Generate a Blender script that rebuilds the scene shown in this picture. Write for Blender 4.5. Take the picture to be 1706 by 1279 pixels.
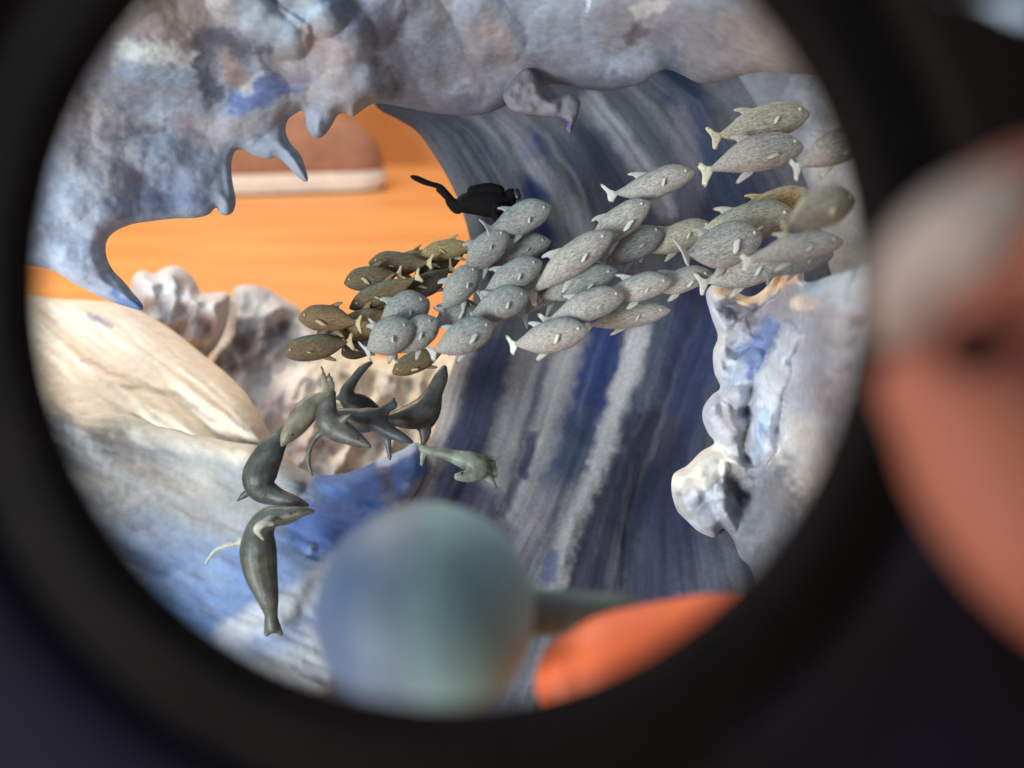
import bpy, bmesh, math, random
import numpy as np
from mathutils import Vector, Matrix
from mathutils.geometry import delaunay_2d_cdt
random.seed(7)
for o in list(bpy.data.objects): bpy.data.objects.remove(o)
C = bpy.context.scene.collection
S = bpy.context.scene
# one Blender unit is ten centimetres: a hand-held loupe, a small sculpture on a wooden floor
# ------------------------------------------------------------------ camera
FPX = 1477.0
PITCH = math.radians(22)
CAM = Vector((0, 0, 2.0))
FW = Vector((0, math.cos(PITCH), -math.sin(PITCH)))
UP = Vector((0, math.sin(PITCH), math.cos(PITCH)))
RT = Vector((1, 0, 0))
cd = bpy.data.cameras.new('camera'); cam = bpy.data.objects.new('camera', cd); C.objects.link(cam)
cam.location = CAM; cam.rotation_euler = (math.pi/2 - PITCH, 0, 0)
cd.sensor_width = 36; cd.lens = 36*FPX/1706
cd.clip_start = 0.02; cd.clip_end = 400
cd.dof.use_dof = True; cd.dof.focus_distance = 2.5; cd.dof.aperture_fstop = 0.84
S.camera = cam
S.render.resolution_x = 1024; S.render.resolution_y = 768
# ------------------------------------------------------------------ light
S.view_settings.view_transform = 'Standard'; S.view_settings.look = 'None'
S.view_settings.exposure = 0; S.view_settings.gamma = 1
w = bpy.data.worlds.new('World'); S.world = w; w.use_nodes = True
bg = w.node_tree.nodes['Background']; bg.inputs[0].default_value = (0.78, 0.88, 1.0, 1); bg.inputs[1].default_value = 0.46

def area(name, loc, target, size, power, col, shape='SQUARE'):
    l = bpy.data.lights.new(name, 'AREA'); l.energy = power; l.size = size; l.color = col; l.shape = shape
    o = bpy.data.objects.new(name, l); C.objects.link(o); o.location = loc
    o.rotation_euler = (Vector(target)-Vector(loc)).to_track_quat('-Z', 'Y').to_euler()
    return o
area('window_light', (-5.5, 7.5, 7.0), (-0.8, 3.4, 1.0), 2.2, 640, (1.0, 0.88, 0.72))
area('ceiling_light', (-3.0, 0.6, 6.0), (0.2, 2.8, 1.6), 3.2, 110, (0.84, 0.92, 1.0))
area('front_fill', (-5.0, -4.2, 1.5), (-0.2, 2.5, 1.8), 2.6, 880, (0.88, 0.95, 0.98))  # fill lamp added behind the camera to light the crest, not a window
area('floor_light', (-3.0, 12.0, 9.0), (-1.5, 11.5, 0), 5.0, 600, (1.0, 0.90, 0.76))

# ------------------------------------------------------------------ helpers
def P(x, y, d):
    return CAM + FW*d + RT*((x-853)/FPX*d) + UP*(-(y-639.5)/FPX*d)
CAMn, FWn, UPn, RTn = (np.array(v) for v in (CAM, FW, UP, RT))
def PN(x, y, d):
    x, y, d = (np.asarray(a, float) for a in (x, y, d))
    return CAMn + d[:, None]*(FWn + ((x-853)/FPX)[:, None]*RTn - ((y-639.5)/FPX)[:, None]*UPn)
def lin(c):
    c = np.asarray(c, float)/255.0
    return np.where(c <= 0.04045, c/12.92, ((c+0.055)/1.055)**2.4)

def _h(ix, iy, seed):
    n = (ix.astype(np.int64)*374761393 + iy.astype(np.int64)*668265263 + seed*1442695041) & 0x7fffffff
    n = ((n ^ (n >> 13))*1274126177) & 0x7fffffff
    n = n ^ (n >> 16)
    return (n & 0xffff)/65535.0
def vnoise(x, y, seed=0):
    ix, iy = np.floor(x), np.floor(y); fx, fy = x-ix, y-iy
    fx = fx*fx*fx*(fx*(fx*6-15)+10); fy = fy*fy*fy*(fy*(fy*6-15)+10)
    ix = ix.astype(np.int64); iy = iy.astype(np.int64)
    a, b, c, d = _h(ix, iy, seed), _h(ix+1, iy, seed), _h(ix, iy+1, seed), _h(ix+1, iy+1, seed)
    return (a*(1-fx)+b*fx)*(1-fy) + (c*(1-fx)+d*fx)*fy
def fbm(x, y, oct=4, seed=0):
    s = 0; a = .5; t = 0
    for i in range(oct):
        s = s + a*(vnoise(x*2**i + 17.3*i, y*2**i - 9.1*i, seed+i*11)-.5); t += a; a *= .5
    return s/t*2      # about -1..1
def segdist(x, y, pts):
    best = np.full(x.shape, 1e9)
    for (x0, y0), (x1, y1) in zip(pts[:-1], pts[1:]):
        dx, dy = x1-x0, y1-y0; L = dx*dx+dy*dy+1e-9
        t = np.clip(((x-x0)*dx+(y-y0)*dy)/L, 0, 1)
        best = np.minimum(best, np.hypot(x-x0-t*dx, y-y0-t*dy))
    return best
def sstep(a, b, x):
    t = np.clip((x-a)/(b-a+1e-9), 0, 1); return t*t*(3-2*t)
def smooth_pts(pts, n=6, closed=True):
    pts = [np.array(p, float) for p in pts]; out = []; N = len(pts)
    for i in range(N if closed else N-1):
        if closed: p0, p1, p2, p3 = pts[i-1], pts[i], pts[(i+1) % N], pts[(i+2) % N]
        else: p0, p1, p2, p3 = pts[max(i-1, 0)], pts[i], pts[i+1], pts[min(i+2, N-1)]
        for k in range(n):
            t = k/n
            out.append(0.5*((2*p1)+(-p0+p2)*t+(2*p0-5*p1+4*p2-p3)*t*t+(-p0+3*p1-3*p2+p3)*t**3))
    if not closed: out.append(pts[-1])
    return np.array(out)
def resample(pts, step):
    q = np.vstack([pts, pts[:1]]); seg = np.hypot(*(q[1:]-q[:-1]).T); cum = np.r_[0, np.cumsum(seg)]
    n = max(8, int(cum[-1]/step)); t = np.linspace(0, cum[-1], n, endpoint=False)
    return np.c_[np.interp(t, cum, q[:, 0]), np.interp(t, cum, q[:, 1])]
def inside(px, py, poly):
    r = np.zeros(px.shape, bool); j = len(poly)-1
    for i in range(len(poly)):
        xi, yi = poly[i]; xj, yj = poly[j]
        if yi != yj:
            r ^= ((yi > py) != (yj > py)) & (px < (xj-xi)*(py-yi)/(yj-yi)+xi)
        j = i
    return r

def paint(x, y, base, strokes, seed=0, wob=8, sat=.78, rag=.35, grow=1.):
    """hand-painted pigment, with some shade in its dark strokes: strokes = (points, width, sRGB colour, opacity, softness)"""
    def pig(c):
        c = lin(c); g = c @ np.array([.3, .55, .15]); return g+(c-g)*sat
    col = np.tile(pig(base), (len(x), 1))
    wx = x + wob*fbm(x/26, y/26, 3, seed+3); wy = y + wob*fbm(x/26, y/26, 3, seed+5)
    for pts, wd, c, op, soft in strokes:
        wd = wd*grow
        d = segdist(wx, wy, pts) if len(pts) > 1 else np.hypot(wx-pts[0][0], wy-pts[0][1])
        a = op*(1-sstep(wd*(1-soft), wd*(1+soft), d + wd*rag*fbm(x/11, y/11, 3, seed+len(pts))))
        col = col*(1-a[:, None]) + pig(c)*a[:, None]
    return col
def bumps(x, y, lst):
    h = np.zeros(len(x))
    for pts, r, a in lst:
        d = segdist(x, y, pts) if len(pts) > 1 else np.hypot(x-pts[0][0], y-pts[0][1])
        t = np.clip(1-(d/r)**2, 0, 1)
        h = h + a*t**.8 if a > 0 else h + a*t
    return h

def tagit(o, label=None, cat=None, group=None, kind=None):
    if label: o['label'] = label
    if cat: o['category'] = cat
    if group: o['group'] = group
    if kind: o['kind'] = kind
    return o
def link(name, me, mat, parent=None):
    o = bpy.data.objects.new(name, me); C.objects.link(o)
    if mat and not me.materials: me.materials.append(mat)
    if parent: o.parent = parent
    return o
def empty(name, loc, label=None, cat=None, group=None):
    o = bpy.data.objects.new(name, None); C.objects.link(o); o.location = loc; o.empty_display_size = .05
    return tagit(o, label, cat, group)
def put(o, parent):
    """parent while keeping vertices where they are in the world"""
    o.parent = parent; o.matrix_parent_inverse = Matrix.Translation(-parent.location)
    return o

def relief(name, outline, D, mat, colf, T=.08, R=40, step=4, hf=None, back=.8, parent=None, smooth=True, uvf=None, noedge=None):
    """a solid, rounded, modelled slab: traced outline, front relief and a real back"""
    ol = smooth_pts(outline, 5) if smooth else np.array(outline, float)
    b = resample(ol, step*1.1)
    x0, y0 = b.min(0); x1, y1 = b.max(0)
    gx, gy = np.meshgrid(np.arange(x0, x1, step), np.arange(y0, y1, step*.87))
    gx = gx + (np.arange(gx.shape[0]) % 2)[:, None]*step*.5
    gx, gy = gx.ravel(), gy.ravel()
    m = inside(gx, gy, b); gx, gy = gx[m], gy[m]
    bc = np.vstack([b, b[:1]])
    dist = segdist(gx, gy, bc)
    ext = [(gx[dist > step*1.6], gy[dist > step*1.6])]
    # rounded lip
    t = np.roll(b, -1, 0)-np.roll(b, 1, 0); t /= (np.hypot(*t.T)[:, None]+1e-9); nrm = np.c_[-t[:, 1], t[:, 0]]
    if not inside((b[:, 0]+nrm[:, 0]*.7), (b[:, 1]+nrm[:, 1]*.7), b).mean() > .5: nrm = -nrm
    for off in (step*.22, step*.8):
        q = b+nrm*off; k = inside(q[:, 0], q[:, 1], b)
        q = q[k]; k = segdist(q[:, 0], q[:, 1], bc) > off*.85
        ext.append((q[k, 0], q[k, 1]))
    X = np.concatenate([b[:, 0]]+[e[0] for e in ext]); Y = np.concatenate([b[:, 1]]+[e[1] for e in ext])
    vs, es, fs, *_ = delaunay_2d_cdt([Vector((a, c)) for a, c in zip(X, Y)], [], [list(range(len(b)))], 1, 1e-5)
    v = np.array([(q.x, q.y) for q in vs]); x, y = v[:, 0], v[:, 1]
    dist = segdist(x, y, bc); edge = dist < 1e-3
    prof = np.sqrt(1-(1-np.clip(dist/R, 0, 1))**2)
    d0 = D(x, y); th = T*prof
    h = hf(x, y)*sstep(0, 1, dist/(R*.6)) if hf else 0
    front = PN(x, y, d0-th-h); bk = PN(x, y, d0+T*back*prof)
    n = len(x); idx = np.arange(n)+n; idx[edge] = np.arange(n)[edge]
    F = np.array([f for f in fs if len(f) == 3])
    # orientation: front faces must look at the camera
    a, bb, c = front[F[:, 0]], front[F[:, 1]], front[F[:, 2]]
    nn = np.cross(bb-a, c-a); flip = (nn*(a-CAMn)).sum(1) > 0
    F[flip] = F[flip][:, ::-1]
    G = idx[F[:, ::-1]]
    used = np.unique(np.concatenate([F.ravel(), G.ravel()])); mp = -np.ones(2*n, int); mp[used] = np.arange(len(used))
    co = np.vstack([front, bk])[used]; faces = mp[np.vstack([F, G])]
    me = bpy.data.meshes.new(name)
    me.vertices.add(len(co)); me.vertices.foreach_set('co', co.ravel())
    me.loops.add(faces.size); me.loops.foreach_set('vertex_index', faces.ravel())
    me.polygons.add(len(faces)); me.polygons.foreach_set('loop_start', np.arange(len(faces))*3)
    me.polygons.foreach_set('use_smooth', np.ones(len(faces), bool))
    me.update(calc_edges=True); me.validate()
    col = colf(x, y); col = np.vstack([col, col])[used]
    ca = me.color_attributes.new('pigment', 'FLOAT_COLOR', 'POINT')
    ca.data.foreach_set('color', np.c_[np.clip(col, 0, 1), np.ones(len(col))].ravel())
    if uvf is not None:
        s, tt = uvf(x, y); st = np.c_[np.r_[s, s], np.r_[tt, tt], np.zeros(2*n)][used]
        at = me.attributes.new('flow', 'FLOAT_VECTOR', 'POINT'); at.data.foreach_set('vector', st.ravel())
    o = bpy.data.objects.new(name, me); C.objects.link(o); me.materials.append(mat)
    if parent: put(o, parent)
    return o

# ------------------------------------------------------------------ materials
def mat(name):
    m = bpy.data.materials.new(name); m.use_nodes = True; nt = m.node_tree
    return m, nt, nt.nodes['Principled BSDF']
def node(nt, t, **k):
    n = nt.nodes.new(t)
    for a, v in k.items():
        if a.startswith('i_'): n.inputs[int(a[2:])].default_value = v
        else: setattr(n, a, v)
    return n
def mixc(nt, fac, a, b, mode='MIX'):
    n = nt.nodes.new('ShaderNodeMix'); n.data_type = 'RGBA'; n.blend_type = mode
    for s, v in ((0, fac), (6, a), (7, b)):
        if isinstance(v, bpy.types.NodeSocket): nt.links.new(v, n.inputs[s])
        else: n.inputs[s].default_value = v
    return n.outputs[2]
def painted(name, grain=60, gbump=.35, rough=.75, speck=.35, flow=None, dist=.006, speck2=None):
    """hand-painted plaster / resin: vertex pigment + drybrush grain + fine bump"""
    m, nt, b = mat(name); L = nt.links.new
    at = node(nt, 'ShaderNodeAttribute', attribute_name='pigment')
    tc = node(nt, 'ShaderNodeTexCoord')
    src = tc.outputs['Object']
    if flow:
        fa = node(nt, 'ShaderNodeAttribute', attribute_name='flow'); mp = node(nt, 'ShaderNodeMapping'); L(fa.outputs['Vector'], mp.inputs[0])
        mp.inputs['Scale'].default_value = flow; fsrc = mp.outputs[0]
    n1 = node(nt, 'ShaderNodeTexNoise'); n1.inputs['Scale'].default_value = grain; n1.inputs['Detail'].default_value = 6; n1.inputs['Roughness'].default_value = .7
    L(src, n1.inputs['Vector'])
    n2 = node(nt, 'ShaderNodeTexNoise'); n2.inputs['Scale'].default_value = grain*(1 if not flow else 1); n2.inputs['Detail'].default_value = 5
    if flow:
        n2.inputs['Scale'].default_value = 1; L(fsrc, n2.inputs['Vector'])
    else:
        mp = node(nt, 'ShaderNodeMapping'); mp.inputs['Scale'].default_value = (.7, .7, 1.2); mp.inputs['Rotation'].default_value = (.3, .5, .2); L(src, mp.inputs[0]); L(mp.outputs[0], n2.inputs['Vector'])
    r = node(nt, 'ShaderNodeValToRGB'); r.color_ramp.elements[0].position = .33; r.color_ramp.elements[1].position = .7
    r.color_ramp.elements[0].color = (.42, .42, .46, 1); r.color_ramp.elements[1].color = (1.6, 1.58, 1.5, 1)
    L(n2.outputs[0], r.inputs[0])
    c1 = mixc(nt, speck, at.outputs['Color'], r.outputs[0], 'MULTIPLY')
    r2 = node(nt, 'ShaderNodeValToRGB'); r2.color_ramp.elements[0].position = .36; r2.color_ramp.elements[1].position = .64
    r2.color_ramp.elements[0].color = (.55, .55, .6, 1); r2.color_ramp.elements[1].color = (1.35, 1.33, 1.3, 1)
    L(n1.outputs[0], r2.inputs[0])
    c2 = mixc(nt, speck2 or speck, c1, r2.outputs[0], 'MULTIPLY')
    L(c2, b.inputs['Base Color'])
    ad = node(nt, 'ShaderNodeMath', operation='ADD'); L(n1.outputs[0], ad.inputs[0]); L(n2.outputs[0], ad.inputs[1])
    bp = node(nt, 'ShaderNodeBump'); bp.inputs['Strength'].default_value = gbump; bp.inputs['Distance'].default_value = dist
    L(ad.outputs[0], bp.inputs['Height']); L(bp.outputs[0], b.inputs['Normal'])
    b.inputs['Roughness'].default_value = rough+.1; b.inputs['Specular IOR Level'].default_value = .22
    return m
M_wall = painted('painted_wave_wall', 75, .4, .8, .16, flow=(34, 5, 1), dist=.005, speck2=.34)
M_foam = painted('painted_wave_foam', 48, .3, .68, .16, dist=.006)
M_swell = painted('painted_swell', 34, .3, .68, .14, dist=.008)

def simple(name, col, rough=.6, nscale=None, nfac=.3, bump=.2, bdist=.004, spec=.4, useobj=False, sss=0):
    m, nt, b = mat(name); L = nt.links.new
    c = (*col, 1)
    if useobj:
        oi = node(nt, 'ShaderNodeObjectInfo'); c = oi.outputs['Color']
    if nscale:
        tc = node(nt, 'ShaderNodeTexCoord'); n = node(nt, 'ShaderNodeTexNoise'); n.inputs['Scale'].default_value = nscale; n.inputs['Detail'].default_value = 6; n.inputs['Roughness'].default_value = .7
        L(tc.outputs['Object'], n.inputs['Vector'])
        r = node(nt, 'ShaderNodeValToRGB'); r.color_ramp.elements[0].position = .35; r.color_ramp.elements[1].position = .66
        r.color_ramp.elements[0].color = (.35, .35, .35, 1); r.color_ramp.elements[1].color = (1.5, 1.5, 1.5, 1); L(n.outputs[0], r.inputs[0])
        L(mixc(nt, nfac, c, r.outputs[0], 'MULTIPLY'), b.inputs['Base Color'])
        bp = node(nt, 'ShaderNodeBump'); bp.inputs['Strength'].default_value = bump; bp.inputs['Distance'].default_value = bdist
        L(n.outputs[0], bp.inputs['Height']); L(bp.outputs[0], b.inputs['Normal'])
    elif useobj: L(c, b.inputs['Base Color'])
    else: b.inputs['Base Color'].default_value = c
    b.inputs['Roughness'].default_value = rough; b.inputs['Specular IOR Level'].default_value = spec
    if sss: b.inputs['Subsurface Weight'].default_value = sss; b.inputs['Subsurface Radius'].default_value = (1, .35, .2); b.inputs['Subsurface Scale'].default_value = .05
    return m
# fish: drybrushed over a dark wash, a little teal along the back (object space, so it stays put)
def fish_mat():
    m, nt, b = mat('drybrushed_fish'); L = nt.links.new
    oi = node(nt, 'ShaderNodeObjectInfo'); tc = node(nt, 'ShaderNodeTexCoord')
    ofs = node(nt, 'ShaderNodeVectorMath', operation='ADD'); L(tc.outputs['Object'], ofs.inputs[0]); L(oi.outputs['Random'], ofs.inputs[1])
    mp = node(nt, 'ShaderNodeMapping'); mp.inputs['Scale'].default_value = (22, 40, 46); L(ofs.outputs[0], mp.inputs[0])
    n = node(nt, 'ShaderNodeTexNoise'); n.inputs['Scale'].default_value = 1; n.inputs['Detail'].default_value = 5; n.inputs['Roughness'].default_value = .75; L(mp.outputs[0], n.inputs['Vector'])
    r = node(nt, 'ShaderNodeValToRGB'); r.color_ramp.elements[0].position = .36; r.color_ramp.elements[1].position = .62
    r.color_ramp.elements[0].color = (.08, .10, .11, 1); r.color_ramp.elements[1].color = (1.85, 1.8, 1.68, 1); L(n.outputs[0], r.inputs[0])
    sp = node(nt, 'ShaderNodeSeparateXYZ'); L(tc.outputs['Object'], sp.inputs[0])
    mr = node(nt, 'ShaderNodeMapRange'); mr.inputs[1].default_value = .15; mr.inputs[2].default_value = .55; mr.inputs[1].default_value = .2; L(sp.outputs[2], mr.inputs[0])
    mul = node(nt, 'ShaderNodeMath', operation='MULTIPLY'); mul.inputs[1].default_value = .55; L(mr.outputs[0], mul.inputs[0])
    c = mixc(nt, mul.outputs[0], oi.outputs['Color'], (.15, .225, .22, 1))
    n2 = node(nt, 'ShaderNodeTexNoise'); n2.inputs['Scale'].default_value = .42; n2.inputs['Detail'].default_value = 4; L(mp.outputs[0], n2.inputs['Vector'])
    r2 = node(nt, 'ShaderNodeValToRGB'); r2.color_ramp.elements[0].position = .38; r2.color_ramp.elements[1].position = .6
    r2.color_ramp.elements[0].color = (.72, .72, .76, 1); r2.color_ramp.elements[1].color = (1.2, 1.18, 1.15, 1); L(n2.outputs[0], r2.inputs[0])
    c = mixc(nt, .8, c, r2.outputs[0], 'MULTIPLY')
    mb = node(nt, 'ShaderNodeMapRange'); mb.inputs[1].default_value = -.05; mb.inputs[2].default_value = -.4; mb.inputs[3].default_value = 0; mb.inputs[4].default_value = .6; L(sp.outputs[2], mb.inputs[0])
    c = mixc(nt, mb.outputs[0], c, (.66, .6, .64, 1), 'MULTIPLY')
    L(mixc(nt, .58, c, r.outputs[0], 'MULTIPLY'), b.inputs['Base Color'])
    bp = node(nt, 'ShaderNodeBump'); bp.inputs['Strength'].default_value = .55; bp.inputs['Distance'].default_value = .004
    L(n.outputs[0], bp.inputs['Height']); L(bp.outputs[0], b.inputs['Normal'])
    b.inputs['Roughness'].default_value = .85; b.inputs['Specular IOR Level'].default_value = .2
    return m
M_fish = fish_mat()
M_fin = simple('pale_fin_paint', (.5, .5, .42), .55, 30, .4, useobj=True)
M_seal = simple('dark_seal_paint', (.06, .07, .065), .4, 26, .75, .5, .006, useobj=True)
M_diver = simple('black_diver_paint', (.0022, .0022, .003), .8, 30, .3, spec=.15)
M_eye = simple('dark_eye', (.02, .02, .02), .3)

# ------------------------------------------------------------------ setting: floor and wall
def wood(name, c1, c2, scale):
    m, nt, b = mat(name); L = nt.links.new
    tc = node(nt, 'ShaderNodeTexCoord'); mp = node(nt, 'ShaderNodeMapping'); mp.inputs['Scale'].default_value = scale; L(tc.outputs['Object'], mp.inputs[0])
    n = node(nt, 'ShaderNodeTexNoise'); n.inputs['Scale'].default_value = 1; n.inputs['Detail'].default_value = 5; L(mp.outputs[0], n.inputs['Vector'])
    r = node(nt, 'ShaderNodeValToRGB'); r.color_ramp.elements[0].position = .35; r.color_ramp.elements[1].position = .68
    r.color_ramp.elements[0].color = (*c1, 1); r.color_ramp.elements[1].color = (*c2, 1); L(n.outputs[0], r.inputs[0])
    L(r.outputs[0], b.inputs['Base Color']); b.inputs['Roughness'].default_value = .45
    bp = node(nt, 'ShaderNodeBump'); bp.inputs['Strength'].default_value = .1; bp.inputs['Distance'].default_value = .01; L(n.outputs[0], bp.inputs['Height']); L(bp.outputs[0], b.inputs['Normal'])
    return m
def boxmesh(name, x0, x1, y0, y1, z0, z1, bev=0):
    bm = bmesh.new(); bmesh.ops.create_cube(bm, size=1)
    for v in bm.verts: v.co = Vector((x0 if v.co.x < 0 else x1, y0 if v.co.y < 0 else y1, z0 if v.co.z < 0 else z1))
    if bev: bmesh.ops.bevel(bm, geom=bm.edges[:], offset=bev, segments=2, affect='EDGES')
    me = bpy.data.meshes.new(name); bm.to_mesh(me); bm.free(); return me
M_floor = wood('orange_wood_floor', (.62, .255, .075), (.74, .33, .10), (.5, 2.2, 1))
M_plaster = wood('brown_wood_wall', (.50, .215, .06), (.60, .27, .085), (.6, 1, .3))
fl = link('floor', boxmesh('floor', -40, 40, -10, 14.0, -.3, 0), M_floor); tagit(fl, kind='structure')
wl = link('back_wall', boxmesh('back_wall', -40, 40, 14.0, 14.4, -.3, 26), M_plaster); tagit(wl, kind='structure')

# ------------------------------------------------------------------ sculpture: the big wave
wave = empty('wave_sculpture', P(1050, 1000, 2.6), 'tall curling wave sculpture with blue streaked inner wall and ragged dripping foam crest', 'sculpture')
LY = [(100, 600), (172, 622), (200, 665), (225, 700), (300, 748), (370, 776), (450, 790), (520, 783), (600, 757), (660, 738), (720, 722), (790, 685), (850, 650), (900, 590), (960, 515), (1010, 440), (1060, 370), (1160, 240)]
MY = [(60, 880), (170, 985), (230, 1035), (300, 1080), (350, 1103), (450, 1112), (540, 1092), (640, 1055), (760, 1015), (880, 975), (960, 950), (1160, 880)]
def Lf(y): return np.interp(y, [a for a, _ in LY], [b for _, b in LY])
def Mf(y): return np.interp(y, [a for a, _ in MY], [b for _, b in MY])
def flow(x, y):
    l, m = Lf(y), Mf(y); return (x-l)/(m-l), y/1000.0
def Dwall(x, y):
    s, _ = flow(x, y)
    d = 3.0 + .10*np.sin(np.clip(s, 0, 2)*2.2) + .25*sstep(.45, 0, s)*0
    return d - .55*sstep(560, 1150, y)**1.3 + .22*sstep(400, 120, y) + .05*np.sin(s*9)*0
def Hwall(x, y):
    s, t = flow(x, y)
    r = .045*fbm(s*5.5, t*1.2, 2, 5) + .008*fbm(s*14, t*2.2, 2, 9) + .003*fbm(s*46, t*5, 2, 13)
    return r + .008*fbm(x/60, y/60, 2, 2)
wall_strokes = [  # dark streaks hold some painted shade besides the blue pigment
 ([(700, 220), (1000, 260), (1250, 260)], 130, (84, 89, 98), .8, .6),
 ([(1290, 120), (1360, 300), (1380, 420)], 90, (112, 116, 126), .8, .6),
 ([(1200, 330), (1230, 420), (1200, 560)], 70, (52, 70, 112), .85, .5),
 ([(720, 180), (800, 210), (860, 260)], 50, (88, 92, 106), .7, .5),
 ([(800, 250), (830, 340), (850, 420)], 45, (76, 84, 104), .7, .5),
 ([(885, 235), (897, 300), (890, 350), (905, 420)], 17, (38, 60, 122), .95, .5),
 ([(1100, 75), (1135, 150), (1165, 240), (1190, 330)], 30, (42, 64, 100), .95, .5),
 ([(985, 250), (1030, 300), (1060, 370)], 36, (56, 62, 88), .8, .5),
 ([(985, 165), (1035, 230), (1082, 290), (1112, 350)], 15, (150, 150, 158), .85, .6),
 ([(895, 280), (945, 335), (975, 400)], 13, (142, 144, 154), .8, .6),
 ([(840, 180), (870, 230), (880, 270)], 16, (140, 138, 146), .6, .6),
 ([(930, 240), (960, 290), (1000, 350)], 12, (74, 78, 104), .8, .5),
 ([(1130, 190), (1150, 280), (1155, 350)], 16, (118, 112, 124), .7, .6),
 ([(770, 590), (745, 670), (722, 745), (690, 790)], 24, (182, 180, 182), .95, .5),
 ([(822, 590), (800, 660), (775, 745)], 27, (72, 84, 126), .95, .4),
 ([(880, 590), (855, 700), (835, 790), (815, 850)], 21, (156, 157, 162), .85, .5),
 ([(915, 590), (895, 680), (870, 770), (850, 830)], 11, (98, 104, 124), .9, .4),
 ([(960, 560), (935, 660), (905, 760), (880, 860)], 26, (176, 176, 178), .85, .5),
 ([(1008, 550), (990, 640), (975, 700)], 28, (34, 66, 138), .97, .4),
 ([(968, 700), (950, 760), (930, 800)], 24, (58, 84, 122), .9, .5),
 ([(1068, 560), (1040, 650), (1005, 760), (985, 830)], 19, (190, 190, 194), .95, .4),
 ([(985, 830), (960, 900), (940, 975)], 28, (160, 162, 168), .9, .5),
 ([(1110, 560), (1090, 640), (1060, 700)], 24, (66, 80, 108), .9, .5),
 ([(1165, 490), (1150, 600), (1130, 720), (1100, 850)], 34, (42, 56, 104), .9, .5),
 ([(1090, 730), (1050, 810), (1010, 900), (980, 990)], 44, (44, 48, 76), .97, .35),
 ([(1130, 860), (1090, 1000)], 50, (46, 52, 88), .9, .4),
 ([(1115, 700), (1090, 750)], 18, (76, 70, 100), .7, .6),
 ([(890, 730), (872, 790)], 8, (78, 66, 112), .9, .5),
 ([(915, 820), (880, 900), (860, 980)], 26, (134, 134, 148), .7, .6),
 ([(1240, 900), (1200, 1000)], 60, (92, 100, 116), .9, .5),
 ([(920, 930), (912, 960)], 12, (50, 76, 130), .8, .5),
 ([(690, 810), (640, 870), (560, 940)], 34, (176, 170, 180), .95, .4),
 ([(560, 940), (460, 1010), (360, 1080)], 46, (196, 200, 214), .95, .4),
 ([(760, 810), (800, 840)], 30, (70, 66, 104), .9, .4),
]
def wall_col(x, y):
    c = paint(x, y, (94, 103, 114), wall_strokes, 1, 7, sat=.66, rag=.2, grow=1.15)*.74
    s, t = flow(x, y)
    n = fbm(s*22, t*2.5, 3, 21)*.45 + fbm(x/7, y/18, 2, 23)*.18
    c = c*(1+.4*n)[:, None]
    k = sstep(.1, .7, fbm(s*11+.3*fbm(x/50, y/50, 2, 3), t*1.6, 3, 40)+.12*fbm(x/8, y/20, 2, 41))[:, None]*.42*sstep(1300, 900, x)[:, None]
    c = c*(1-k)+lin((144, 147, 152))*.9*k
    k = sstep(.15, .6, fbm(s*7, t*1.5, 2, 44))[:, None]*.3*sstep(380, 620, y)[:, None]
    return c*(1-k)+lin((52, 64, 100))*.8*k
lpts = [(x, y) for y, x in LY]
wall_outline = lpts + [(240, 1230), (900, 1260), (1350, 1240), (1480, 900), (1500, 500), (1500, 100), (1350, 40), (900, 40), (640, 60)]
relief('inner_wall', wall_outline, Dwall, M_wall, wall_col, T=.10, R=34, step=3.4, hf=Hwall, back=1.4, parent=wave, uvf=flow)

# crest: the overhanging foam lip with drips
crest_outline = [(-30, -60), (-60, 200), (-40, 432), (40, 440), (90, 452), (120, 470), (150, 486), (185, 502), (215, 512), (236, 517), (237, 506), (222, 488), (206, 468), (190, 452), (179, 432), (176, 412), (181, 396), (196, 383), (222, 373), (255, 368), (290, 364), (325, 363), (348, 357), (360, 345), (366, 355), (377, 359), (388, 353), (393, 335), (389, 312), (386, 292), (386, 270), (392, 252), (404, 249), (424, 259), (446, 265), (462, 262), (478, 275), (492, 290), (504, 301), (513, 301), (510, 284), (501, 258), (484, 238), (476, 218), (480, 199), (491, 190), (503, 184), (509, 196), (511, 211), (522, 229), (538, 227), (552, 210), (563, 191), (575, 188), (587, 194), (600, 186), (621, 173),
 (650, 174), (690, 182), (740, 190), (790, 192), (830, 182), (870, 160), (920, 140), (985, 150), (1030, 148), (1070, 138), (1092, 122), (1112, 116), (1135, 124), (1165, 138), (1200, 135), (1260, 120), (1320, 122), (1400, 130), (1520, 120), (1540, -60), (1000, -90), (400, -90)]
def Dcrest(x, y):
    return 2.62 - .26*sstep(480, 0, x) - .52*sstep(230, -60, y) - .5*sstep(1050, 1450, x) + .14*sstep(560, 760, x)*sstep(1200, 900, x)
crest_b = [([(395, 0), (440, 40), (475, 62)], 44, .16), ([(500, -10), (535, 22)], 42, .13), ([(265, 105)], 80, .03),
 ([(560, 60), (580, 150)], 60, .08),  ([(560, 160), (620, 140)], 45, .05),  ([(450, 160), (400, 210)], 40, .05),
 ([(700, 30), (720, 80), (760, 150)], 46, .035), ([(800, 20), (830, 70)], 44, .045), ([(640, 20), (610, 60)], 40, .04),
 ([(920, 60), (960, 100)], 50, .03), ([(1030, 20), (1010, 50)], 46, .04), ([(830, 110), (900, 120)], 24, -.02), ([(430, 250), (490, 240)], 22, .03),
 ([(300, 270)], 60, .03), ([(170, 330)], 70, .03), ([(480, 262), (508, 296)], 10, .02), ([(500, 190), (535, 225)], 16, .02)]
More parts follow.
